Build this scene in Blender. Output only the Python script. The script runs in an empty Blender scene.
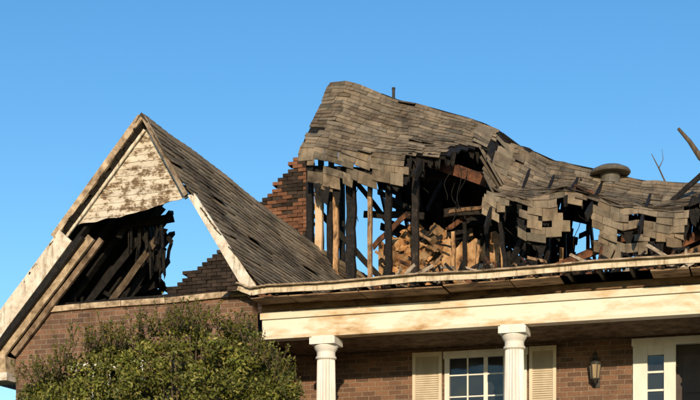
import bpy, math, random
from mathutils import Vector, noise
R=random.Random(7)
sc=bpy.context.scene
# ------------------------------------------------------------------ materials
def newmat(name):
    m=bpy.data.materials.new(name); m.use_nodes=True
    nt=m.node_tree; b=nt.nodes['Principled BSDF']; b.inputs['Roughness'].default_value=.85
    b.inputs['Specular IOR Level'].default_value=.25
    return m,nt,b
def N(nt,t,**k):
    n=nt.nodes.new(t)
    for a,v in k.items(): setattr(n,a,v)
    return n
def ramp(nt,fac,stops):
    r=N(nt,'ShaderNodeValToRGB'); e=r.color_ramp.elements
    while len(e)<len(stops): e.new(.5)
    for i,(p,c) in enumerate(stops):
        e[i].position=p; e[i].color=(*c,1)
    nt.links.new(fac,r.inputs[0]); return r.outputs[0]
def noi(nt,vec,scale,detail=6,rough=.6):
    n=N(nt,'ShaderNodeTexNoise'); n.inputs['Scale'].default_value=scale; n.inputs['Detail'].default_value=detail
    n.inputs['Roughness'].default_value=rough
    if vec is not None: nt.links.new(vec,n.inputs['Vector'])
    return n.outputs['Fac']
def mix(nt,fac,a,b,mode='MIX'):
    m=N(nt,'ShaderNodeMix',data_type='RGBA',blend_type=mode)
    for s,v in ((m.inputs[0],fac),(m.inputs[6],a),(m.inputs[7],b)):
        if hasattr(v,'is_linked'): nt.links.new(v,s)
        elif isinstance(v,(int,float)): s.default_value=v
        else: s.default_value=(*v,1)
    return m.outputs[2]
def bump(nt,b,h,dist=.01,st=1.0):
    n=N(nt,'ShaderNodeBump'); n.inputs['Distance'].default_value=dist; n.inputs['Strength'].default_value=st
    nt.links.new(h,n.inputs['Height']); nt.links.new(n.outputs[0],b.inputs['Normal'])
def coords(nt,scale=(1,1,1),kind='Object'):
    t=N(nt,'ShaderNodeTexCoord'); m=N(nt,'ShaderNodeMapping'); m.inputs['Scale'].default_value=scale
    nt.links.new(t.outputs[kind],m.inputs['Vector']); return m.outputs[0]
def vcol(nt):
    a=N(nt,'ShaderNodeVertexColor',layer_name='col'); return a.outputs['Color']
MATS={}
def simple(name,stops,scale=8,stretch=(1,1,1),bd=.01,rough=.85,fine=60,grime=False):
    m,nt,b=newmat(name); v=coords(nt,stretch)
    n=noi(nt,v,scale,8,.65); c=ramp(nt,n,stops)
    c=mix(nt,1.0,c,vcol(nt),'MULTIPLY')
    if grime:
        g=noi(nt,coords(nt,(7,7,1.2)),2.2,7,.7)
        c=mix(nt,1.0,c,ramp(nt,g,[(.34,(.45,.40,.34)),(.50,(1,1,1))]),'MULTIPLY')
    nt.links.new(c,b.inputs['Base Color']); b.inputs['Roughness'].default_value=rough
    if bd: bump(nt,b,noi(nt,v,fine,5,.7),bd)
    MATS[name]=m; return m
def brickmat(name,c1,c2,mo,soot):
    m,nt,b=newmat(name); uv=coords(nt,kind='UV')
    t=N(nt,'ShaderNodeTexBrick'); t.offset=.5
    for k,v in (('Scale',1),('Mortar Size',.0055),('Mortar Smooth',.25),('Bias',-.1),('Brick Width',.215),('Row Height',.074)):
        t.inputs[k].default_value=v
    t.inputs['Color1'].default_value=(*c1,1); t.inputs['Color2'].default_value=(*c2,1); t.inputs['Mortar'].default_value=(*mo,1)
    nt.links.new(uv,t.inputs['Vector'])
    o=coords(nt)
    big=noi(nt,o,1.6,7); fine=noi(nt,o,30,5,.7)
    c=mix(nt,1.0,t.outputs['Color'],ramp(nt,fine,[(.25,(.6,.58,.56)),(.75,(1.25,1.22,1.2))]),'MULTIPLY')
    c=mix(nt,1.0,c,ramp(nt,big,soot),'MULTIPLY')
    nt.links.new(c,b.inputs['Base Color'])
    ml=N(nt,'ShaderNodeMath',operation='MULTIPLY_ADD'); nt.links.new(t.outputs['Fac'],ml.inputs[0]); ml.inputs[1].default_value=-1
    nt.links.new(fine,ml.inputs[2]); bump(nt,b,ml.outputs[0],.008)
    MATS[name]=m
brickmat('brick',(.235,.132,.085),(.105,.066,.050),(.31,.26,.20),[(.32,(.55,.54,.53)),(.45,(.9,.9,.9)),(.7,(1.12,1.1,1.08))])
simple('loose_brick',[(.3,(.5,.46,.44)),(.6,(1.1,1.05,1))],6,(1,1,1),.01,.9,40)
simple('white_trim',[(.28,(.30,.25,.19)),(.42,(.58,.52,.43)),(.62,(.72,.69,.62))],5,(1,1,1.6),.003,.6,60,True)
simple('clean_white',[(.25,(.60,.57,.51)),(.7,(.80,.78,.74))],6,(1,1,.3),.002,.5)
simple('stained_beam',[(.33,(.36,.21,.09)),(.42,(.60,.48,.33)),(.53,(.73,.69,.61))],1.8,(.6,1,1.8),.003,.6)
simple('weathered_board',[(.3,(.05,.04,.03)),(.45,(.25,.20,.15)),(.65,(.50,.44,.36))],7,(1,1,1),.006)
simple('charred',[(.35,(.006,.006,.006)),(.62,(.022,.019,.017)),(.78,(.09,.075,.06))],14,(1,1,1),.03,.6,35)
simple('soot',[(.3,(.004,.004,.004)),(.7,(.02,.017,.015))],5,(1,1,1),.02,.9,25)
simple('tan_wood',[(.38,(.02,.015,.012)),(.52,(.24,.15,.085)),(.7,(.42,.29,.17))],5,(2,2,.8),.006)
simple('soffit_wood',[(.36,(.03,.02,.015)),(.48,(.22,.14,.085)),(.7,(.40,.30,.20))],3,(1,2,2),.006)
simple('red_wood',[(.36,(.012,.010,.008)),(.52,(.11,.048,.026)),(.7,(.22,.10,.052))],5,(1,1,1),.006)
simple('plaster',[(.35,(.02,.015,.012)),(.44,(.34,.19,.09)),(.58,(.62,.42,.23)),(.72,(.70,.58,.42))],3.2,(1,1,1),.02)
simple('insulation',[(.34,(.05,.03,.02)),(.44,(.42,.20,.08)),(.56,(.62,.37,.18)),(.7,(.74,.60,.42))],4.5,(1,1,1),.04,.95,22)
simple('dark_metal',[(.3,(.02,.02,.018)),(.7,(.06,.055,.05))],10,(1,1,1),.002,.5)
simple('grey_metal',[(.3,(.07,.065,.055)),(.7,(.15,.135,.11))],10,(1,1,1),.002,.5)
simple('concrete',[(.3,(.28,.26,.23)),(.7,(.40,.38,.34))],3,(1,1,1),.004)
simple('bark',[(.3,(.05,.035,.025)),(.7,(.16,.12,.085))],14,(1,1,.3),.01)
simple('curtain',[(.3,(.30,.22,.13)),(.7,(.50,.40,.26))],3,(12,12,.4),.01)
simple('door_paint',[(.3,(.02,.012,.01)),(.7,(.045,.028,.02))],4,(1,1,1),.002,.4)
# shingle
m,nt,b=newmat('shingle'); o=coords(nt)
c=mix(nt,1.0,vcol(nt),ramp(nt,noi(nt,o,110,4,.85),[(.3,(.50,.50,.50)),(.7,(1.5,1.47,1.42))]),'MULTIPLY')
c=mix(nt,1.0,c,ramp(nt,noi(nt,o,1.1,9,.7),[(.35,(.34,.33,.33)),(.45,(.86,.85,.84)),(.6,(1.12,1.10,1.06))]),'MULTIPLY')
c=mix(nt,1.0,c,ramp(nt,noi(nt,coords(nt,(4,1,1)),2.2,6,.65),[(.36,(.66,.65,.64)),(.55,(1.07,1.05,1.02))]),'MULTIPLY')
nt.links.new(c,b.inputs['Base Color']); bump(nt,b,noi(nt,o,120,3,.8),.008); b.inputs['Roughness'].default_value=.95
MATS['shingle']=m
# siding with peeled paint
m,nt,b=newmat('peeling_siding'); o=coords(nt,(1,1,1.6)); n=noi(nt,o,5.5,10,.78); g=noi(nt,coords(nt,(2,2,30)),6,4,.6)
c=mix(nt,1.0,ramp(nt,n,[(.43,(.16,.11,.07)),(.47,(.34,.27,.19)),(.50,(.62,.57,.49)),(.7,(.77,.73,.66))]),vcol(nt),'MULTIPLY')
c=mix(nt,.30,c,ramp(nt,g,[(.35,(.3,.22,.14)),(.6,(.8,.74,.62))]),'MULTIPLY')
nt.links.new(c,b.inputs['Base Color']); bump(nt,b,n,.006); MATS['peeling_siding']=m
# glass
m,nt,b=newmat('window_glass'); b.inputs['Base Color'].default_value=(.02,.022,.025,1); b.inputs['Roughness'].default_value=.06; b.inputs['Specular IOR Level'].default_value=.5
bump(nt,b,noi(nt,coords(nt),1.5,2),.02); MATS['window_glass']=m
# leaves
m,nt,b=newmat('leaf'); nt.links.new(vcol(nt),b.inputs['Base Color']); b.inputs['Roughness'].default_value=.5
tr=N(nt,'ShaderNodeBsdfTranslucent'); ms=N(nt,'ShaderNodeMixShader'); ms.inputs[0].default_value=.25
nt.links.new(vcol(nt),tr.inputs['Color']); nt.links.new(b.outputs[0],ms.inputs[1]); nt.links.new(tr.outputs[0],ms.inputs[2])
nt.links.new(ms.outputs[0],nt.nodes['Material Output'].inputs['Surface']); MATS['leaf']=m
# lawn
m,nt,b=newmat('lawn'); o=coords(nt)
c=mix(nt,.5,ramp(nt,noi(nt,o,.5,8),[(.3,(.035,.06,.018)),(.7,(.09,.10,.035))]),ramp(nt,noi(nt,o,40,4),[(.3,(.03,.05,.015)),(.7,(.12,.13,.05))]))
nt.links.new(c,b.inputs['Base Color']); bump(nt,b,noi(nt,o,60,4),.04); MATS['lawn']=m

# ------------------------------------------------------------------ mesh builder
house=bpy.data.objects.new('brick_house',None); sc.collection.objects.link(house)
class MB:
    def __init__(s): s.v=[];s.f=[];s.m=[];s.c=[]
    def face(s,pts,mat,col=(1,1,1)):
        i=len(s.v); s.v+= [tuple(p) for p in pts]; s.f.append(tuple(range(i,i+len(pts)))); s.m.append(mat); s.c.append(col)
    def box(s,x0,x1,y0,y1,z0,z1,mat,col=(1,1,1)):
        P=[Vector((x,y,z)) for z in (z0,z1) for x,y in ((x0,y0),(x1,y0),(x1,y1),(x0,y1))]
        s.hexa(P,mat,col)
    def hexa(s,P,mat,col=(1,1,1)):
        for q in ((3,2,1,0),(4,5,6,7),(0,1,5,4),(1,2,6,5),(2,3,7,6),(3,0,4,7)): s.face([P[i] for i in q],mat,col)
    def beam(s,a,b,w,h,mat,up=(0,0,1),seg=1,jit=0.0,col=None,ragged=0):
        a=Vector(a);b=Vector(b); d=(b-a).normalized(); up=Vector(up)
        if abs(d.dot(up))>.95: up=Vector((0,1,0))
        side=d.cross(up).normalized(); u2=side.cross(d).normalized()
        if col is None: k=R.uniform(.75,1.2); col=(k,k,k)
        rings=[]
        for i in range(seg+1):
            t=i/seg; c=a.lerp(b,t)
            off=Vector((R.uniform(-1,1),R.uniform(-1,1),R.uniform(-1,1)))*jit
            ring=[]
            for sx,sy in ((-1,-1),(1,-1),(1,1),(-1,1)):
                j=1+R.uniform(-jit*6,jit*3)
                p=c+off+side*(sx*w/2*j)+u2*(sy*h/2*j)
                if ragged and i in(0,seg): p+=d*R.uniform(-ragged,ragged)
                ring.append(p)
            rings.append(ring)
        for i in range(seg):
            r,q=rings[i],rings[i+1]
            for k in range(4): s.face([r[k],r[(k+1)%4],q[(k+1)%4],q[k]],mat,col)
        s.face(rings[0][::-1],mat,col); s.face(rings[-1],mat,col)
    def lathe(s,c,prof,mat,n=24,flute=0,col=(1,1,1)):
        rs=[]
        for r,z in prof:
            rs.append([(c[0]+math.cos(2*math.pi*k/n)*(r-(flute if k%2 else 0)),c[1]+math.sin(2*math.pi*k/n)*(r-(flute if k%2 else 0)),c[2]+z) for k in range(n)])
        for a,b in zip(rs,rs[1:]):
            for k in range(n): s.face([a[k],a[(k+1)%n],b[(k+1)%n],b[k]],mat,col)
        s.face(rs[0][::-1],mat,col); s.face(rs[-1],mat,col)
    def done(s,name,parent=None):
        me=bpy.data.meshes.new(name); me.from_pydata(s.v,[],s.f)
        keys=[]
        for k in s.m:
            if k not in keys: keys.append(k); me.materials.append(MATS[k])
        idx={k:i for i,k in enumerate(keys)}
        me.polygons.foreach_set('material_index',[idx[k] for k in s.m])
        ca=me.color_attributes.new('col','FLOAT_COLOR','CORNER'); uv=me.uv_layers.new(name='UVMap')
        cols=[];uvs=[]
        for p in me.polygons:
            n=p.normal; c=s.c[p.index]
            for vi in p.vertices:
                x,y,z=s.v[vi]; cols+= [c[0],c[1],c[2],1]
                if abs(n.z)>.8: uvs+=[x,y]
                elif abs(n.y)>=abs(n.x): uvs+=[x,z]
                else: uvs+=[y,z]
        ca.data.foreach_set('color',cols); uv.data.foreach_set('uv',uvs)
        ob=bpy.data.objects.new(name,me); sc.collection.objects.link(ob)
        if parent: ob.parent=parent
        return ob
def interp(tab,x):
    if x<=tab[0][0]: return tab[0][1:]
    for a,b in zip(tab,tab[1:]):
        if x<=b[0]:
            t=(x-a[0])/(b[0]-a[0]); return tuple(p+(q-p)*t for p,q in zip(a[1:],b[1:]))
    return tab[-1][1:]
def nz(x,y=0,z=0): return noise.noise(Vector((x,y,z)))
def shcol():
    k=R.uniform(.68,1.2)
    if R.random()<.12: k*=.65
    w=R.uniform(-.012,.012)
    return (.238*k+w,.198*k,.148*k-w*.6)
def shingles(mb,P,u0,u1,vmax,out,tab=.30,exp=.14,jit=.008,lift=.014,vstart=0,loose=.02,keep=None):
    out=Vector(out).normalized(); v=vstart; row=0; V=max(vmax(u0+(u1-u0)*i/60) for i in range(61))
    while v<V:
        u=u0-(tab/2 if row%2 else 0)+R.uniform(-.03,.03)
        while u<u1:
            w=tab*R.choice([.6,.8,1,1,1.25]); a=max(u,u0); b_=min(u+w-.005,u1); u+=w
            if b_-a<.04: continue
            mid=(a+b_)/2; vm=vmax(mid)
            if v+exp*.6>vm: continue
            if keep and not keep(mid,v): continue
            e=exp*1.0+.03+R.uniform(-.014,.014)
            if v+2*exp>vm: e+=R.uniform(0,.09)
            L=lift+R.uniform(0,jit); L2=L+R.uniform(0,jit)
            if R.random()<loose: L+=R.uniform(.02,.07); L2+=R.uniform(.0,.05)
            p0=P(a,v)+out*.004; p1=P(b_,v)+out*.004; q1=P(b_,v+e+R.uniform(-.012,.012))+out*L2; q0=P(a,v+e)+out*L
            c=shcol()
            mb.face([p0,p1,q1,q0],'shingle',c)
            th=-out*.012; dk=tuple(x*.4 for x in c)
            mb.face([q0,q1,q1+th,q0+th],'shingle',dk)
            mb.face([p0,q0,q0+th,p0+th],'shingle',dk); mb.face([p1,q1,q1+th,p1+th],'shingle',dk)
        v+=exp*R.uniform(.94,1.06); row+=1

# ------------------------------------------------------------------ left gable wing
G=18.95
mb=MB()
mb.box(-11.5,-7.56,19.2,19.42,2.4,6.06,'brick')
mb.box(-11.5,-11.28,19.425,26.0,2.4,5.4,'brick')
mb.done('wing_brick_wall',house)
mb=MB()
x=-11.05
while x<-7.62:
    w=R.uniform(.5,1.1); e=min(x+w,-7.6)
    t=R.uniform(-.012,.012); z=6.075+.03*(x+11)/3.4
    mb.beam((x,19.28,z+t),(e-.012,19.28,z+R.uniform(-.012,.012)+.01),.26,.085,'weathered_board',seg=4,jit=.003,col=(1.25,1.15,1.0)); x=e
mb.done('wing_wall_plate_board',house)
# gable siding : lapped boards clipped to gable outline
mb=MB()
bot=[(-10.70,7.25),(-10.4,7.33),(-10.06,7.36),(-9.65,7.40),(-9.19,7.47),(-8.63,7.60),(-8.5,7.62)]
z=7.22; pitch=.098
while z<8.72:
    z1=z+pitch; x0=-9.22-(8.74-z)/1.15; x1=-9.22+(8.74-z)/1.72; X0=-9.22-(8.74-z1)/1.15; X1=-9.22+(8.74-z1)/1.72
    k=R.uniform(.88,1.05); n=max(2,int((x1-x0)/.05)); y0=19.138+R.uniform(-.003,.003)
    for i in range(n):
        a=x0+(x1-x0)*i/n; b_=x0+(x1-x0)*(i+1)/n; A=X0+(X1-X0)*i/n; B=X0+(X1-X0)*(i+1)/n
        la=interp(bot,a)[0]+.03*nz(a*5,1); lb=interp(bot,b_)[0]+.03*nz(b_*5,1)
        if z1<min(la,lb)+.01: continue
        za=min(max(z,la),z1-.004); zb=min(max(z,lb),z1-.004)
        mb.face([(a,y0,za),(b_,y0,zb),(B,19.15,z1),(A,19.15,z1)],'peeling_siding',(k,k,k))
        mb.face([(a,y0,za),(a,19.15,za),(b_,19.15,zb),(b_,y0,zb)],'peeling_siding',(.45,.42,.38))  # lap underside: row shadow put into the colour as a darker tint
    z=z1
mb.face([(-9.22,19.17,8.7),(-10.6,19.17,7.32),(-9.9,19.17,7.42),(-9.19,19.17,7.5),(-8.62,19.17,7.66)],'soot')
mb.done('gable_siding',house)
mb=MB()
def rk(a,b,w,h,mat,y=G,seg=8,col=(1,1,1),jit=.003): mb.beam((a[0],y,a[1]),(b[0],y,b[1]),w,h,mat,up=(0,0,1),seg=seg,jit=jit,col=col)
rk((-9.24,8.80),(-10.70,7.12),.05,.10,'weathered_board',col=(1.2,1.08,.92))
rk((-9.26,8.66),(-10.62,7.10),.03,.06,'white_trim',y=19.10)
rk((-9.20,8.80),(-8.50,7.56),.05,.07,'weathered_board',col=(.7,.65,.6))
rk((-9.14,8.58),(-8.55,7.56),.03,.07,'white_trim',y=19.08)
mb.hexa([Vector(p) for p in [(-7.60,G-.03,6.13),(-7.38,G-.03,6.13),(-7.38,G+.02,6.13),(-7.60,G+.02,6.13),(-8.47,G-.03,7.55),(-8.36,G-.03,7.57),(-8.36,G+.02,7.57),(-8.47,G+.02,7.55)]],'white_trim')
rk((-10.49,7.12),(-12.25,5.14),.045,.28,'white_trim',col=(1.0,.96,.92))
rk((-10.12,7.10),(-11.70,5.36),.05,.13,'weathered_board',y=19.06,col=(1.1,1.0,.85))
rk((-10.24,7.10),(-11.86,5.32),.16,.10,'charred',y=19.02)
rk((-9.98,7.07),(-11.5,5.40),.05,.09,'weathered_board',y=19.13,col=(.6,.5,.42))
mb.done('gable_rake_boards',house)
mb=MB()
mb.box(-12.3,-11.50,18.93,19.35,4.98,5.10,'white_trim'); mb.box(-12.3,-11.55,18.98,19.34,5.103,5.36,'weathered_board',(1.3,1.2,1))
mb.beam((-12.3,19.0,5.2),(-12.2,24.5,5.2),.05,.22,'white_trim')
mb.done('eave_return',house)
# left slope of wing roof (deck, rafters, shingles)
mb=MB()
def LS(v,y):  # v metres down the slope
    return Vector((-9.22-v*.656,y,8.77-v*.755-.06*(y-19)))
def lend(v): return min(19.75+1.32*v,22.6)+.25*nz(v*3,1)
nb=26
for i in range(nb):
    v0=i*.165; ye=lend(v0)+R.uniform(-.30,.22)
    a=LS(v0+.08,18.97)-Vector((.02,0,.05)); b_=LS(v0+.08,ye)-Vector((.02,0,.05))
    mb.beam(a,b_,.155,.02,'charred' ,up=(.755,0,-.656),seg=5,jit=.004,ragged=.08)
y=19.3
while y<22.8:
    vs=max(.1,(y-19.9)/1.35+R.uniform(-.1,.15))
    mb.beam(LS(vs,y)+Vector((.06,0,-.10)),LS(4.1,y)+Vector((.06,0,-.10)),.045,.14,'charred',up=(1,0,1),seg=8,jit=.006,ragged=.05); y+=.42
mb.done('wing_roof_left_deck',house)
mb=MB()
shingles(mb,lambda u,v:LS(v,u),18.93,22.5,lambda u:4.25,(-.755,0,.656),keep=lambda u,v:u<lend(v)-.1)
mb.done('wing_roof_left_shingles',house)
# right slope
TOP=[(18.90,-9.22,8.81),(20.5,-8.88,8.57),(22,-8.49,8.21),(23.6,-8.0,7.83),(25.2,-7.24,7.42)]
BOT=[(18.90,-7.33,6.12),(20.5,-7.22,6.2),(22,-7.1,6.35),(23.6,-7.0,6.6),(25.2,-6.95,6.9)]
def RS(y,v):
    tx,tz=interp(TOP,y); bx,bz=interp(BOT,y); L=math.hypot(tx-bx,tz-bz); t=v/L
    sag=-.05*math.sin(math.pi*min(t,1))*(1+nz(y*.8,2))+.022*nz(y*1.4,v*1.4,3)
    return Vector((tx+(bx-tx)*t+sag*.8,y,tz+(bz-tz)*t+sag*.57))
def rlen(y):
    tx,tz=interp(TOP,y); bx,bz=interp(BOT,y); return math.hypot(tx-bx,tz-bz)+.04
mb=MB()
shingles(mb,RS,18.90,25.1,rlen,(.82,0,.57),tab=.28,exp=.125,jit=.010,loose=.012)
mb.done('wing_roof_right_shingles',house)
mb=MB()
ys=[18.93+(25.15-18.93)*i/30 for i in range(31)]
for a,b_ in zip(ys,ys[1:]):
    for k in range(8):
        q=[RS(a,rlen(a)*k/8),RS(b_,rlen(b_)*k/8),RS(b_,rlen(b_)*(k+1)/8-.03),RS(a,rlen(a)*(k+1)/8-.03)]
        o=Vector((-.82,0,-.57))
        mb.face([p+o*.004 for p in q],'soot'); mb.face([p+o*.03 for p in q],'charred')
for y in [19.4,19.9,20.4,20.9,21.4,22,22.6]:
    mb.beam(RS(y,.1)+Vector((-.08,0,-.06)),RS(y,rlen(y)-.1)+Vector((-.08,0,-.06)),.045,.13,'charred',up=(.57,0,-.82),seg=6,jit=.005)
mb.done('wing_roof_right_deck',house)
mb=MB()
y=18.9
while y<25:
    p=RS(y,0);q=RS(min(y+.2,25.1),0); c=shcol()
    mb.face([p+Vector((0,0,.03)),q+Vector((0,0,.045)),q+Vector((.09,0,-.10)),p+Vector((.09,0,-.11))],'shingle',c)
    mb.face([p+Vector((0,0,.03)),q+Vector((0,0,.045)),q+Vector((-.10,0,-.10)),p+Vector((-.10,0,-.11))],'shingle',c); y+=.15
mb.done('wing_ridge_caps',house)
# burnt framing in the gable opening
mb=MB()
def ch(a,b,w=.05,h=.10,mat='charred',seg=6,jit=.008,rg=.04,col=None): mb.beam(a,b,w,h,mat,seg=seg,jit=jit,ragged=rg,col=col)
ch((-10.5,19.5,6.12),(-9.65,19.9,7.35)); ch((-10.15,19.6,6.12),(-9.35,20.0,7.4),mat='weathered_board',col=(.30,.26,.22))
ch((-11.3,19.4,6.15),(-8.9,19.5,6.2),.09,.10); ch((-10.1,20.0,6.1),(-9.75,20.2,6.9))
ch((-9.62,20.0,7.5),(-9.56,20.1,6.75)); ch((-9.4,19.9,7.5),(-9.36,19.9,6.9)); ch((-10.9,20,6.2),(-9.7,20.7,6.75))
ch((-9.9,19.7,7.42),(-9.1,19.8,7.50),.08,.12)
for i in range(34):
    x=-11+2.1*R.random()**.8; y=R.uniform(19.6,21.0); a=Vector((x,y,R.uniform(6.1,6.22)))
    ch(a,a+Vector((R.uniform(-.4,.3),R.uniform(-.3,.3),R.uniform(.0,.3))),.03,.06,seg=3)
for i in range(26):
    x=R.uniform(-9.9,-9.25); a=Vector((x,R.uniform(19.6,20.3),R.uniform(7.2,7.5)))
    ch(a,a+Vector((R.uniform(-.15,.15),R.uniform(-.1,.1),-R.uniform(.15,.5))),.02,R.uniform(.02,.10),seg=3)
for i in range(14):
    a=Vector((R.uniform(-9.7,-9.2),R.uniform(19.7,20.2),R.uniform(6.9,7.4))); w=R.uniform(.03,.09)
    mb.face([a,a+Vector((w,0,.02)),a+Vector((w*.8,.03,-.25)),a+Vector((.01,.02,-.33))],'charred')
mb.done('burnt_gable_framing',house)
mb=MB()
mb.box(-11.27,-7.6,19.45,25.9,5.55,5.62,'soot'); mb.done('wing_attic_floor',house)

# rear brick parapet laid brick by brick, raked and crumbling
mb=MB()
prof=[(-12.5,7.5),(-12.14,7.86),(-11.37,8.38),(-10.57,8.86),(-10.03,9.60),(-9.65,9.97),(-9.23,10.36),(-9.0,10.36)]
mb.box(-12.4,-9.05,26.02,26.2,4,7.3,'soot')
z=7.3; row=0
while z<10.42:
    x=-12.4-(.108 if row%2 else 0)
    while x<-9.05:
        xe=min(x+.208,-9.02+R.uniform(-.05,.06)); top=interp(prof,(x+xe)/2)[0]+.13*nz(x*3.1,z*2.0,3)+R.uniform(-.05,.05)
        if z+.07<top:
            s_=nz(x*1.6,z*1.6,11)
            dark=x<-10.3+.2*nz(z*3,2) or s_<-.12 or R.random()<.28
            if dark: k=R.uniform(.5,1.6); c=(.034*k,.025*k,.020*k)
            else: k=R.uniform(.5,1.15); c=(.20*k,.098*k,.058*k)
            y0=26+R.uniform(-.025,.012)
            mb.box(x,xe-.010,y0,26.22,z,z+.064,'loose_brick',c)
        x+=.216
    z+=.074; row+=1
x=-12.4
while x<-9.1:
    zt=min(interp(prof,x)[0],interp(prof,x+.1)[0])-.22
    mb.box(x,x+.1,26.03,26.19,7.3,zt,'loose_brick',(.09,.075,.06) if x>-10.3 else (.02,.018,.016)); x+=.1
mb.done('rear_brick_parapet',house)

# ------------------------------------------------------------------ main roof
T=[(-8.30,11.34),(-7.92,11.33),(-7.55,11.16),(-7.20,10.98),(-6.9,10.84),(-6.34,10.66),(-5.59,10.38),(-5.05,10.13),(-4.93,9.88),(-4.5,9.74),(-4.22,9.52),(-3.41,9.27),(-2.54,8.98),(-1.51,8.82),(-.5,8.63),(1,8.5),(3,8.5)]
B=[(-8.25,9.66),(-7.57,9.50),(-6.92,9.38),(-6.35,9.32),(-5.76,9.26),(-5.2,9.1),(-5.02,8.95),(-4.92,8.50),(-4.51,8.45),(-4.03,8.34),(-3.69,8.44),(-3.03,8.30),(-2.70,8.08),(-2.05,8.02),(-1.42,8.10),(-.48,8.02),(3,7.9)]
DR=[(-8.32,.0),(-8.2,.25),(-8.05,.55),(-7.85,.75),(-7.62,.72),(-7.56,.05),(-7.44,.05),(-7.40,.45),(-7.0,.38),(-6.6,.40),(-6.36,.46),(-6.28,.02),(-5.9,-.02),(-5.7,.08),(-5.5,-.45),(-5.3,-.85),(-5.1,-.95),(-5.0,-.5),(-4.96,-.1),(-4.85,.38),(-4.7,.28),(-4.55,.02),(-4.38,.1),(-4.3,.70),(-4.0,.85),(-3.95,.2),(-3.85,.30),(-3.8,.60),(-3.66,.52),(-3.62,.0),(-3.12,.02),(-3.05,.78),(-2.74,.86),(-2.70,.30),(-2.58,.35),(-2.54,.86),(-2.2,.90),(-2.15,.40),(-1.95,.55),(-1.7,.40),(-1.62,.05),(-1.2,.3),(-.8,.2),(3,.1)]
SE=[]
x=-8.4
while x<3.2:
    SE.append((x,R.uniform(-.12,.12))); x+=R.uniform(.16,.42)
def strip(x):
    for a,b_ in zip(SE,SE[1:]):
        if x<b_[0]: return a
    return SE[-1]
def MP(x,v):
    tz,=interp(T,x); bz,=interp(B,x); L=math.hypot(1.6,tz-bz); t=v/L
    wav=.05*nz(x*1.6,v*.9,7)+.02*nz(x*5,v*2,9)
    if x>-4.9: wav+=.10*nz(x*2.1,v*.8,5)*min(1,t*1.6)
    if t<=1:
        sag=-.10*math.sin(math.pi*t)*(1.5 if x>-5 else .5)
        return Vector((x,25-1.6*t,tz+(bz-tz)*t+sag+wav))
    e=v-L; s0,k0=strip(x); k=nz(x*6,1,4)
    return Vector((x+.10*e*nz(x*2.5,8)+e*k0*.25,23.4-.16*(1-math.exp(-e*4))+.10*e*k+e*k0*.9+.03*nz(x*9,e*5),bz+wav-e))
def mlen(x):
    tz,=interp(T,x); bz,=interp(B,x); return math.hypot(1.6,tz-bz)
def mkeep(x,v):
    L=mlen(x)
    if -5.10<x<-4.93 and v<.9: return False
    if x>-4.9 and v>L*.45 and nz(x*2.3,v*1.1,21)>.36: return False
    if x>-4.9 and v>L and abs(x-strip(x)[0])<.03: return False
    if x<-5 and v>L*.6 and nz(x*2.6,v*2.2,33)>.45: return False
    return True
mb=MB()
shingles(mb,MP,-8.30,3,lambda x:mlen(x)+interp(DR,x)[0]+(strip(x)[1]*1.3 if x>-7.6 else 0),(0,-.75,.66),tab=.25,exp=.122,jit=.010,lift=.011,loose=.035,keep=mkeep)
for (xa,xb,v0,v1,cu) in ((-5.32,-5.10,.15,1.0,.16),(-4.93,-4.74,.1,1.3,.22),(-4.95,-4.85,1.2,1.8,.3),(-6.35,-6.1,1.6,1.9,.1)):
    n=6
    for k in range(n):
        va=v0+(v1-v0)*k/n; vb=v0+(v1-v0)*(k+1)/n
        la=cu*(.3+.7*math.sin(math.pi*(k+.5)/n)); o=Vector((-.35,-.75,.5))
        c=shcol(); mb.face([MP(xa,va)+o*la,MP(xb,va)+Vector((0,-.02,.03)),MP(xb,vb)+Vector((0,-.02,.03)),MP(xa,vb)+o*la],'shingle',c)
mb.done('main_roof_shingles',house)
mb=MB()
x=-8.28
while x<2.9:
    L=mlen(x)+min(0,interp(DR,x)[0])
    n=12
    for k in range(n):
        q=[MP(x,L*k/n),MP(x+.1,L*k/n),MP(x+.1,L*(k+1)/n),MP(x,L*(k+1)/n)]
        o=Vector((0,.5,-.6)); mb.face([p+o*.012 for p in q],'charred'); mb.face([p+o*.04 for p in q],'soot')
    x+=.1
x=-8.2
while x<2.9:
    L=mlen(x)+min(0,interp(DR,x)[0])
    o=Vector((0,.08,-.13)); ext=R.choice([0,0,.3,.6,0,.9])
    a=MP(x,.05)+o; b_=MP(x,L-.02)+o; d=(b_-a).normalized()
    mb.beam(a,b_+d*ext,.045,.15,'charred',seg=7,jit=.007,ragged=.06); x+=.42
for i in range(200):
    x=R.uniform(-8.2,0); L=mlen(x)+interp(DR,x)[0]
    p=MP(x,L-.04)+Vector((0,.03,0)); w=R.uniform(.02,.10); h=R.uniform(.05,.34)
    mb.face([p+Vector((-w,0,0)),p+Vector((w,0,0)),p+Vector((w*.4,.02,-h)),p+Vector((-w*.3,.0,-h*.8))],'charred')
mb.done('main_roof_deck',house)
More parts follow.
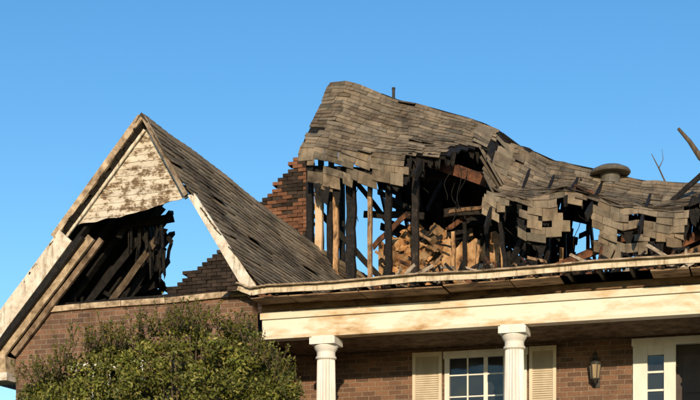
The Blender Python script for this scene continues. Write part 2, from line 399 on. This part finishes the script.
# rear slope (charred planks with gaps)
mb=MB()
x0=-7.75
for i in range(30):
    v=.05+i*.165
    segs=[]; x=x0+R.uniform(-.25,.35)
    while x<3:
        e=x+R.uniform(1.0,2.4); segs.append((x,min(e,3))); x=e+R.choice([.005,.005,.02])
    for a,b_ in segs:
        n=max(1,int((b_-a)/.3))
        for k in range(n):
            p=a+(b_-a)*k/n; q=a+(b_-a)*(k+1)/n; mid=(p+q)/2; Y=25+v*.71
            if -3.72<mid<-2.85 and 25.85<Y<26.75: continue
            if R.random()<.006: continue
            def BP(x): return Vector((x,Y,interp(T,x)[0]-v*.71+.02*nz(x,v)))
            mb.beam(BP(p)-Vector((0,0,.03)),BP(q)-Vector((0,0,.03)),.158,.02,'soot' if R.random()<.6 else 'charred',up=(0,.7,.7),seg=1,col=(1,1,1))
x=-7.7
while x<3:
    z=interp(T,x)[0]; mb.beam((x,25.05,z-.15),(x,28.6,z-3.7),.045,.14,'charred',seg=6,jit=.006); x+=.42
mb.beam((-8.25,25.02,11.2),(-7.2,25.02,10.85),.04,.16,'charred',seg=4)
mb.done('rear_roof_deck',house)

# ------------------------------------------------------------------ upper floor, studs, debris
mb=MB()
mb.box(-8.3,3,21.36,28.8,6.45,6.55,'soot')
mb.face([(-8.0,18.92,6.10),(3,18.92,6.10),(3,21.36,6.6),(-7.2,21.36,6.6)],'charred')
mb.done('attic_floor',house)
mb=MB()
def post(x,y,z0,z1,w,mat,d=.09,seg=10,jit=.006,lean=0,col=None): mb.beam((x,y,z0),(x+lean,y,z1),w,d,mat,seg=seg,jit=jit,col=col,ragged=.03)
post(-8.02,23.6,6.6,9.10,.13,'stained_beam',col=(.78,.62,.47)); post(-7.83,23.66,6.6,9.0,.10,'charred'); post(-7.70,23.6,6.6,8.95,.09,'tan_wood',col=(1.6,1.5,1.3))
post(-8.20,23.62,6.6,9.4,.11,'charred'); post(-7.42,23.6,6.6,9.05,.16,'charred',.14,14,.014); post(-7.07,23.6,6.6,8.95,.07,'tan_wood'); post(-6.74,23.62,6.6,9.05,.11,'charred',.1,14,.014)
post(-6.26,23.6,6.6,9.35,.11,'charred',.11,16,.014,.03,col=(1.8,1.6,1.5)); post(-7.55,23.9,6.6,9.0,.08,'charred')
post(-8.22,24.3,6.6,9.8,.09,'charred');post(-8.22,24.9,6.6,10.4,.09,'charred');post(-8.2,25.5,6.6,9.2,.09,'charred')
post(-8.1,24.6,6.6,9.6,.09,'tan_wood',col=(.7,.7,.7)); post(-8.1,25.2,6.6,9.6,.09,'charred')
# row of half-burnt partition studs right of the debris
for sx,sz,mm in ((-5.72,8.1,'tan_wood'),(-5.50,8.3,'charred'),(-5.30,7.95,'tan_wood'),(-5.08,8.2,'charred'),(-4.92,7.7,'tan_wood'),(-4.05,8.0,'charred'),(-3.8,7.7,'tan_wood')):
    post(sx,24.25,6.6,sz,.06,mm,.09,10,.009,R.uniform(-.04,.04),col=(1.4,1.3,1.15) if mm=='tan_wood' else None)
mb.beam((-8.25,23.62,9.28),(-6.1,23.62,9.02),.10,.14,'charred',seg=10,jit=.008)
mb.beam((-8.2,23.9,8.7),(-6.9,24.3,7.2),.06,.10,'charred',seg=8,jit=.008)
mb.beam((-7.9,24.9,9.6),(-6.6,25.1,7.9),.05,.09,'charred',seg=8,jit=.008)
mb.beam((-7.4,24.3,8.6),(-6.3,24.4,8.5),.05,.12,'charred',seg=6,jit=.01)
x=-7.1
while x<2.8:
    h=R.uniform(8.0,8.9); post(x,25.6+R.uniform(-.05,.05),6.6,min(h,interp(T,x)[0]-.8),R.uniform(.05,.08),R.choice(['charred','charred','charred','red_wood','tan_wood']),.09,10,.008,R.uniform(-.05,.05)); x+=R.uniform(.3,.42)
mb.beam((-6.35,23.9,9.44),(-4.75,24.1,8.78),.06,.20,'red_wood',seg=8,jit=.005,col=(.9,.85,.85))
mb.beam((-6.3,24.2,9.15),(-4.9,24.4,9.1),.06,.14,'charred',seg=8,jit=.006)
mb.beam((-5.95,24.5,8.55),(-4.5,24.5,8.52),.09,.15,'charred',seg=8,jit=.008,col=(1.8,1.6,1.4))
mb.beam((-5.8,24.0,8.42),(-4.85,24.0,8.47),.06,.06,'tan_wood',seg=8,jit=.01,ragged=.08,col=(.6,.55,.5))
mb.beam((-3.95,24.0,7.28),(-2.35,24.0,7.85),.06,.14,'red_wood',seg=8,jit=.005,col=(1.1,1.05,1))
mb.beam((-3.6,23.9,7.15),(-2.2,24.1,7.6),.06,.12,'charred',seg=8,jit=.005)
mb.beam((-2.6,23.9,7.22),(-1.2,23.9,7.75),.06,.16,'red_wood',seg=8,jit=.005,col=(1.1,1.05,1))
mb.beam((-2.3,23.7,7.05),(-.9,23.6,7.55),.06,.12,'tan_wood',seg=8,jit=.008,ragged=.08,col=(.7,.65,.6))
mb.beam((-3.3,24.6,8.2),(-1.0,24.5,7.3),.06,.14,'charred',seg=8,jit=.006)
mb.beam((-1.5,23.6,8.2),(-1.9,23.4,7.0),.08,.12,'charred',seg=8,jit=.006)
mb.beam((-4.85,23.7,8.7),(-4.6,23.5,7.0),.07,.10,'charred',seg=8,jit=.012)
mb.beam((-4.5,23.9,7.0),(-4.35,23.9,8.4),.07,.10,'charred',seg=8,jit=.012)
mb.beam((-4.2,23.5,7.0),(-3.9,23.7,8.2),.06,.08,'charred',seg=8,jit=.012)
for i in range(44):
    x=R.uniform(-7.2,0); y=R.uniform(23.8,25.6); a=Vector((x,y,R.uniform(6.7,8.4)))
    if -7.0<x<-4.7: a=Vector((x,R.uniform(24.9,25.3),R.uniform(8.0,8.9)))
    mb.beam(a,a+Vector((R.uniform(-.9,.9),R.uniform(-.3,.3),R.uniform(-.5,.6))),.04,.09,R.choice(['charred','charred','charred','red_wood']),seg=5,jit=.01,ragged=.06)
for i in range(60):
    a=Vector((R.gauss(-4.42,.2),R.uniform(23.6,24.2),6.7+abs(R.gauss(0,.35))))
    mb.beam(a,a+Vector((R.uniform(-.25,.25),R.uniform(-.2,.2),R.uniform(0,.4))),R.uniform(.03,.09),R.uniform(.04,.12),'charred',seg=3,jit=.014,ragged=.05)
mb.done('charred_studs_and_rafters',house)
mb=MB()
def pan(x0,x1,z0,z1,y,mat,j=.12,col=(1,1,1)):
    n=max(2,int((x1-x0)/.12)); tops=[z1+R.uniform(-j,j) for _ in range(n+1)]
    for i in range(n):
        a=x0+(x1-x0)*i/n;b_=x0+(x1-x0)*(i+1)/n
        mb.face([(a,y,z0),(b_,y,z0),(b_,y,tops[i+1]),(a,y,tops[i])],mat,col)
pan(-5.95,-4.85,6.6,7.95,24.32,'plaster',.16,(.9,.85,.8)); pan(-7.3,-6.0,6.6,8.3,24.9,'plaster',.2,(.85,.8,.75)); pan(-4.4,-3.4,6.6,7.6,26.1,'soot'); pan(-7.6,3,6.6,7.2,26.4,'soot')
mb.done('scorched_plaster_partition',house)
mb=MB()
# crumpled insulation batts: lumpy deformed slabs hanging and heaped
for i in range(150):
    x=R.gauss(-6.35,.34); z=7.0+abs(R.gauss(0,.5)); y=24.2+(z-7)*.28+R.uniform(-.2,.15)
    if z>8.4 or x<-6.98 or x>-5.6: continue
    sx_=R.uniform(.05,.16); sz_=R.uniform(.04,.13); k=R.uniform(.45,1.2); an=R.uniform(-1.2,1.2); c=Vector((x,y,z))
    g=[]; n=4; ph=R.uniform(0,99)
    for a in range(n+1):
        rowp=[]
        for b_ in range(n+1):
            u=(a/n*2-1)*sx_; w=(b_/n*2-1)*sz_; d=.07*nz(u*9+ph,w*9,ph)-.5*(u*u+w*w)/max(sx_,sz_)*-.8
            uu=u*math.cos(an)-w*math.sin(an); ww=u*math.sin(an)+w*math.cos(an)
            rowp.append(c+Vector((uu+.03*nz(ph,u*20,w*20),d,ww+.03*nz(u*20,ph,w*20))))
        g.append(rowp)
    m_=R.choice(['insulation','insulation','insulation','plaster'])
    if R.random()<.18: k*=.25
    for a in range(n):
        for b_ in range(n): mb.face([g[a][b_],g[a+1][b_],g[a+1][b_+1],g[a][b_+1]],m_,(k,k*.97,k*.93))
for i in range(40):
    a=Vector((R.uniform(-7.0,-5.6),R.uniform(23.9,24.2),R.uniform(6.8,8.0)))
    mb.beam(a,a+Vector((R.uniform(-.3,.3),R.uniform(-.1,.1),R.uniform(-.3,.3))),.02,R.uniform(.02,.06),R.choice(['charred','tan_wood']),seg=3,jit=.008,ragged=.03)
for i in range(420):
    x=R.uniform(-6.9,1.5); y=R.uniform(22.0,24.2); z=6.6+(y-22)*.15+abs(R.gauss(0,.19)); L=R.uniform(.06,.45); a=Vector((x,y,z)); an=R.uniform(0,6.3)
    mb.beam(a,a+Vector((math.cos(an)*L,math.sin(an)*L,R.uniform(-.1,.25))),R.uniform(.015,.05),R.uniform(.015,.07),R.choice(['charred','charred','charred','charred','red_wood','tan_wood','weathered_board']),seg=2,jit=.008,ragged=.03)
mb.done('attic_debris',house)
def tube(mb,pts,r,mat,n=5,r2=None,col=(1,1,1)):
    r2=r if r2 is None else r2; prev=None
    for i,p in enumerate(pts):
        p=Vector(p); d=(Vector(pts[min(i+1,len(pts)-1)])-Vector(pts[max(i-1,0)])).normalized()
        u=d.cross(Vector((.3,.5,.8))).normalized(); w=d.cross(u); rr=r+(r2-r)*i/(len(pts)-1)
        ring=[p+(u*math.cos(2*math.pi*k/n)+w*math.sin(2*math.pi*k/n))*rr for k in range(n)]
        if prev:
            for k in range(n): mb.face([prev[k],prev[(k+1)%n],ring[(k+1)%n],ring[k]],mat,col)
        prev=ring
mb=MB()
for i in range(26):
    x=R.uniform(-8,-.8); y=R.uniform(23.5,24.2); z=interp(B,x)[0]-.05; L=R.uniform(.3,1.2); a=R.uniform(-.3,.3)
    tube(mb,[(x+a*t*t+.05*math.sin(t*7+i),y+.04*math.cos(t*5),z-L*t) for t in [j/8 for j in range(9)]],.007,'charred')
mb.done('dangling_wires',house)
mb=MB(); mb.lathe((-3.03,24.8,8.96),[(.17,-.1),(.17,.12),(.34,.11),(.355,.135),(.33,.18),(.22,.235),(.08,.265),(.01,.27)],'grey_metal',28); mb.done('roof_vent',house)
mb=MB(); mb.lathe((-7.03,24.98,10.8),[(.03,0),(.03,.26),(.035,.26),(.035,.29),(.01,.29)],'dark_metal',10); mb.done('vent_pipe',house)

# ------------------------------------------------------------------ porch
mb=MB()
openings=[(-5.11,-3.83,3.35,5.40),(-2.24,-.10,2.7,5.42)]
xs=[-8.0,-5.11,-3.83,-2.24,-.10,3.0]
for a,b_ in zip(xs,xs[1:]):
    o=[q for q in openings if abs(q[0]-a)<.01]
    if o:
        q=o[0]
        if q[2]>2.75: mb.box(a,b_,21.1,21.34,2.4,q[2],'brick')
        mb.box(a,b_,21.1,21.34,q[3],6.3,'brick')
    else: mb.box(a,b_,21.1,21.34,2.4,6.3,'brick')
mb.box(-8.0,-7.78,21.345,28.8,2.4,6.4,'brick'); mb.box(2.78,3,21.345,28.8,2.4,6.4,'brick'); mb.box(-7.77,2.77,28.58,28.8,2.4,6.4,'brick')
mb.done('main_brick_walls',house)
mb=MB(); mb.box(-7.7,3,19.25,21.1,2.35,2.7,'concrete'); mb.done('porch_floor',house)
mb=MB(); mb.box(-7.5,3,19.72,21.09,5.50,5.53,'weathered_board',(.4,.33,.25)); mb.done('porch_ceiling',house)
mb=MB()
mb.box(-7.52,3,19.5,19.70,5.475,5.82,'stained_beam'); mb.box(-7.54,3.02,19.46,19.495,5.77,5.87,'stained_beam',(.95,.92,.87)); mb.box(-7.53,3.01,19.48,19.499,5.475,5.53,'stained_beam',(.9,.86,.78))
mb.done('porch_beam',house)
mb=MB()
pts=[(-7.66,6.14),(-7.45,6.05),(-7.2,6.07),(-6.2,6.05),(-5.0,6.08),(-4.0,6.055),(-2.5,6.08),(-1,6.07),(3,6.07)]
for (a,za),(b_,zb) in zip(pts,pts[1:]):
    mb.beam((a,18.9,za),(b_,18.9,zb),.035,.085,'white_trim',seg=8,jit=.003,col=(.9,.83,.73))
    mb.beam((a,18.87,za+.055),(b_,18.87,zb+.055),.12,.022,'weathered_board',seg=8,jit=.005,col=(.9,.82,.72))
x=-7.5
while x<3:
    w=R.uniform(.5,1.3)
    if R.random()<.75: mb.beam((x,19.20,5.985+R.uniform(-.008,.01)),(x+w-.02,19.20,5.985+R.uniform(-.02,.01)),.46,.018,'soffit_wood',seg=3,jit=.002)
    x+=w
x=-7.5
while x<3: mb.beam((x,18.93,6.035),(x,19.75,6.04),.04,.08,'charred',seg=3,jit=.003,col=(1.5,1.3,1)); x+=.42
mb.beam((-7.5,19.46,5.93),(3,19.46,5.93),.03,.10,'soffit_wood',seg=20,jit=.002,col=(.55,.48,.42))
mb.done('porch_eave',house)
for cx in (-6.55,-3.74,-.93,1.88):
    mb=MB()
    mb.lathe((cx,19.6,2.72),[(.165,.12),(.15,.2),(.152,.8),(.146,1.6),(.132,2.42)],'clean_white',40,flute=.018)
    mb.lathe((cx,19.6,2.72),[(.21,.0),(.21,.06),(.19,.10),(.175,.14)],'clean_white',32)
    mb.lathe((cx,19.6,2.72),[(.135,2.42),(.155,2.435),(.155,2.46),(.137,2.475),(.137,2.53),(.165,2.575),(.18,2.61),(.18,2.63)],'clean_white',32)
    mb.box(cx-.195,cx+.195,19.405,19.795,5.352,5.45,'clean_white'); mb.box(cx-.17,cx+.17,19.43,19.77,5.45,5.474,'clean_white')
    mb.box(cx-.22,cx+.22,19.38,19.82,2.70,2.722,'clean_white')
    mb.done('porch_column',house)
def window(name,x0,x1,z0,z1,y,cols,rows,parent=house):
    mb=MB(); f=.075
    mb.box(x0-.02,x1+.02,y-.05,y+.04,z1-f,z1+.035,'clean_white'); mb.box(x0-.04,x1+.04,y-.08,y+.04,z0-.05,z0+.03,'clean_white')
    mb.box(x0,x0+f,y-.04,y+.04,z0+.03,z1-f,'clean_white'); mb.box(x1-f,x1,y-.04,y+.04,z0+.03,z1-f,'clean_white')
    mid=(z0+z1)/2; mb.box(x0+f,x1-f,y-.015,y+.03,mid-.03,mid+.03,'clean_white')
    for i in range(1,cols):
        x=x0+f+(x1-x0-2*f)*i/cols; w=.032 if (cols%2==0 and i==cols//2) else .012
        mb.box(x-w,x+w,y-.006,y+.022,z0+.03,mid-.03,'clean_white'); mb.box(x-w,x+w,y-.006,y+.022,mid+.03,z1-f,'clean_white')
    for i in range(1,rows):
        if i*2==rows: continue
        z=z0+(z1-z0)*i/rows; mb.box(x0+f,x1-f,y-.003,y+.019,z-.010,z+.010,'clean_white')
    mb.face([(x0+f,y+.01,z0),(x1-f,y+.01,z0),(x1-f,y+.01,z1-f),(x0+f,y+.01,z1-f)],'window_glass')
    mb.done(name,parent)
window('porch_window',-5.11,-3.83,3.40,5.40,21.10,4,6)
window('wing_window',-10.5,-9.3,3.3,5.18,19.19,4,4)
mb=MB()
for sx0,sx1 in ((-5.62,-5.15),(-3.79,-3.38)):
    y=21.06
    for a,b_ in ((sx0,sx0+.05),(sx1-.05,sx1)): mb.box(a,b_,y-.02,y+.02,3.4,5.44,'clean_white',(.85,.78,.66))
    for z in (3.4,4.38,5.37): mb.box(sx0+.05,sx1-.05,y-.018,y+.018,z,z+.07,'clean_white',(.85,.78,.66))
    z=3.5
    while z<5.36:
        if not 4.34<z<4.46: mb.face([(sx0+.05,y-.014,z),(sx1-.05,y-.014,z),(sx1-.05,y+.012,z+.04),(sx0+.05,y+.012,z+.04)],'clean_white',(.8,.72,.6))
        z+=.034
mb.done('window_shutters',house)
mb=MB()
mb.box(-2.26,-.08,21.04,21.14,5.36,5.47,'clean_white')
for a,b_ in ((-2.24,-2.03),(-1.79,-1.62),(-.72,-.55),(-.31,-.10)): mb.box(a,b_,21.05,21.14,2.7,5.36,'clean_white')
for a,b_ in ((-2.03,-1.79),(-.55,-.31)):
    mb.box(a,b_,21.07,21.13,2.7,3.3,'clean_white')
    mb.box(a,b_,21.07,21.13,5.22,5.36,'clean_white')
    for z in (3.65,4.0,4.35,4.7,4.97): mb.box(a,b_,21.085,21.12,z-.015,z+.015,'clean_white')
    mb.face([(a,21.11,3.3),(b_,21.11,3.3),(b_,21.11,5.22),(a,21.11,5.22)],'window_glass')
mb.box(-1.62,-.72,21.16,21.21,2.7,5.36,'door_paint')
for zx in ((2.9,3.6),(3.75,4.5),(4.65,5.2)):
    for xx in ((-1.52,-1.21),(-1.13,-.82)): mb.box(xx[0],xx[1],21.14,21.158,zx[0],zx[1],'door_paint',(1.4,1.4,1.4))
mb.lathe((-.80,21.10,3.7),[(.01,-.03),(.03,-.015),(.03,.015),(.01,.03)],'grey_metal',12)
mb.done('front_door',house)
mb=MB(); c=(-2.78,20.93)
mb.box(c[0]-.05,c[0]+.05,21.075,21.098,4.78,5.02,'dark_metal')
tube(mb,[(c[0],21.08,4.9),(c[0],21.0,4.80),(c[0],20.95,4.82),(c[0],c[1],4.9)],.012,'dark_metal',8)
mb.lathe((*c,4.88),[(.012,-.06),(.04,-.02),(.065,.0),(.065,.012)],'dark_metal',6)
mb.lathe((*c,4.895),[(.055,0),(.078,.20)],'curtain',6)
for k in range(6):
    a=2*math.pi*k/6; mb.beam((c[0]+.060*math.cos(a),c[1]+.060*math.sin(a),4.89),(c[0]+.083*math.cos(a),c[1]+.083*math.sin(a),5.10),.012,.012,'dark_metal')
mb.lathe((*c,5.10),[(.095,0),(.095,.012),(.065,.06),(.03,.10),(.03,.13),(.045,.135),(.02,.17),(.008,.21),(.002,.24)],'dark_metal',12)
mb.done('wall_lantern')

# ------------------------------------------------------------------ bush
mb=MB()
prof=[(-10.5,4.3),(-10.2,4.70),(-9.8,4.90),(-9.4,5.16),(-8.9,5.26),(-8.2,5.42),(-7.5,5.46),(-7.05,5.30),(-6.75,4.98),(-6.45,4.65),(-6.2,4.2)]
def inside_top(x): return interp(prof,x)[0]+.17*nz(x*2.7,3)+.08*nz(x*7,9)
cl=[]
for i in range(900):
    x=R.uniform(-10.45,-6.22); zt=inside_top(x)
    y=17.75+R.uniform(-.8,.7); z=zt-(zt-3.0)*R.random()**1.4
    hy=abs((y-17.75)/.85); top=3.0+(zt-3.0)*math.sqrt(max(.05,1-hy**2.6))
    if z>top: z=top-R.uniform(0,.2)
    cl.append((Vector((x,y+.14*nz(x*2.5,z*2.5,4),z-.06)),R.uniform(.09,.20),R.uniform(.55,1.25)))
for c,r,k in cl:
    if nz(c.x*2.2,c.y*2.2,c.z*2.2)>.36 : continue
    for j in range(80):
        d=Vector((R.gauss(0,1),R.gauss(0,1),R.gauss(0,1))).normalized(); p=c+d*r*R.uniform(.3,1.1)
        n=(d*.6+Vector((R.uniform(-1,1),R.uniform(-1.4,.6),R.uniform(-.4,1)))*.9).normalized(); t=n.cross(Vector((R.uniform(-1,1),R.uniform(-1,1),R.uniform(-1,1)))).normalized(); b_=n.cross(t)
        l=R.uniform(.020,.038); w=l*.5; kk=k*R.uniform(.5,1.5)
        col=(.125*kk,.142*kk,.026*kk) if R.random()<.7 else (.22*kk,.20*kk,.05*kk)
        mb.face([p-t*l,p+b_*w,p+t*l,p-b_*w],'leaf',col)
for i in range(420):
    x=R.uniform(-10.3,-6.3); y=17.6+R.uniform(-.5,.4); z=inside_top(x)-.16; d=Vector((R.uniform(-.6,.6),R.uniform(-.5,.2),1)).normalized(); L=R.uniform(.12,.42)
    tube(mb,[Vector((x,y,z))+d*L*t for t in (0,.5,1)],.004,'bark',3)
    for j in range(16):
        t=R.uniform(.2,1.05); p=Vector((x,y,z))+d*L*t; u=Vector((R.uniform(-1,1),R.uniform(-1,1),R.uniform(0,1))).normalized(); v=u.cross(d).normalized()*.014
        col=(.16*R.uniform(.7,1.4),.17*R.uniform(.8,1.2),.035); l=R.uniform(.035,.06)
        mb.face([p,p+u*l*.5+v,p+u*l,p+u*l*.5-v],'leaf',col)
for i in range(40):
    x=R.uniform(-9.6,-6.9); tube(mb,[(x*.3-8.2*.7,17.75,2.35),((x-8.2)/2,17.75+R.uniform(-.2,.2),3.2),(x,17.75+R.uniform(-.5,.5),inside_top(x)-.25)],.03,'bark',5,.008)
mb.done('bush')

# ------------------------------------------------------------------ bare dead tree behind the house
mb=MB()
def branch(p,d,L,r,lev):
    pts=[p]
    for i in range(5):
        d=(d+Vector((R.uniform(-1,1),R.uniform(-1,1),R.uniform(-.4,.7)))*.13).normalized(); pts.append(pts[-1]+d*L/5)
    tube(mb,pts,r,'bark',6 if lev<2 else 4,r*.5)
    if lev<3:
        for k in range(4):
            q=pts[R.randint(2,5)]; dd=(d+Vector((R.uniform(-1,1),R.uniform(-1,1),R.uniform(-.3,.4)))*.8).normalized()
            branch(q,dd,L*R.uniform(.4,.6),r*.5,lev+1)
tube(mb,[(1.3,34,2.2),(1.2,34,4.5),(1.05,34,6.6),(1.0,34,8.2)],.22,'bark',10,.15)
tube(mb,[(1.0,34,8.1),(.3,34,9.3),(-.9,34,10.7),(-2.06,34,12.06),(-2.3,34,12.45),(-2.56,34,12.78)],.12,'bark',8,.035)
tube(mb,[(-2.06,34,12.06),(-1.95,34,12.35),(-2.0,34,12.6)],.03,'bark',5,.008)
tube(mb,[(-.9,34,10.7),(-2.0,33.9,11.1),(-2.85,33.9,11.5),(-3.0,33.9,11.85),(-3.17,33.9,12.2)],.04,'bark',6,.008)
tube(mb,[(-3.0,33.9,11.85),(-2.9,33.9,12.05),(-2.93,33.9,12.3)],.012,'bark',4,.005)
branch(Vector((1.0,34,8.1)),Vector((.6,.2,.9)),3.0,.10,0); branch(Vector((1.1,34,6.6)),Vector((.7,.5,.5)),2.6,.09,0); branch(Vector((1.05,34,6.9)),Vector((-.6,.5,.3)),2.2,.07,1)
mb.done('bare_tree')

# ------------------------------------------------------------------ ground
mb=MB()
gy=[(-120,0),(3,0),(6,.2),(10,1.0),(14,1.9),(17,2.35),(30,2.4),(60,2.0),(3000,0)]
for (a,za),(b_,zb) in zip(gy,gy[1:]):
    xs=[-3000,-60,-20,-8,4,20,60,3000]
    for x0_,x1_ in zip(xs,xs[1:]): mb.face([(x0_,a,za),(x1_,a,za),(x1_,b_,zb),(x0_,b_,zb)],'lawn')
mb.done('ground')

# ------------------------------------------------------------------ light, sky, camera
sun=Vector((.28,-.93,0)).normalized(); el=math.radians(13)
sv=Vector((sun.x*math.cos(el),sun.y*math.cos(el),math.sin(el)))
ld=bpy.data.lights.new('sun','SUN'); ld.energy=4.9; ld.angle=math.radians(.5); ld.color=(1,.79,.53)
lo=bpy.data.objects.new('sun',ld); lo.rotation_euler=sv.to_track_quat('Z','Y').to_euler(); sc.collection.objects.link(lo); lo.location=(10,-20,20)
w=bpy.data.worlds.new('World'); sc.world=w; w.use_nodes=True; nt=w.node_tree
sky=nt.nodes.new('ShaderNodeTexSky'); sky.sky_type='NISHITA'; sky.sun_disc=False; sky.sun_elevation=el; sky.sun_rotation=math.atan2(sv.x,sv.y)
sky.air_density=1.15; sky.dust_density=.1; sky.ozone_density=3.0; sky.altitude=200
hs=nt.nodes.new('ShaderNodeHueSaturation'); hs.inputs['Saturation'].default_value=1.24; hs.inputs['Hue'].default_value=.502; hs.inputs['Value'].default_value=1.25
bg=nt.nodes['Background']; bg.inputs['Strength'].default_value=.148; nt.links.new(sky.outputs[0],hs.inputs['Color']); nt.links.new(hs.outputs[0],bg.inputs['Color'])
cd=bpy.data.cameras.new('camera'); co=bpy.data.objects.new('camera',cd); sc.collection.objects.link(co)
co.location=(0,0,1.6); co.rotation_euler=(math.pi/2,0,math.radians(17.5)); cd.lens=72; cd.sensor_width=36; cd.shift_y=400/700; cd.clip_end=6000
sc.camera=co
sc.view_settings.view_transform='Standard'; sc.view_settings.look='None'; sc.view_settings.exposure=0
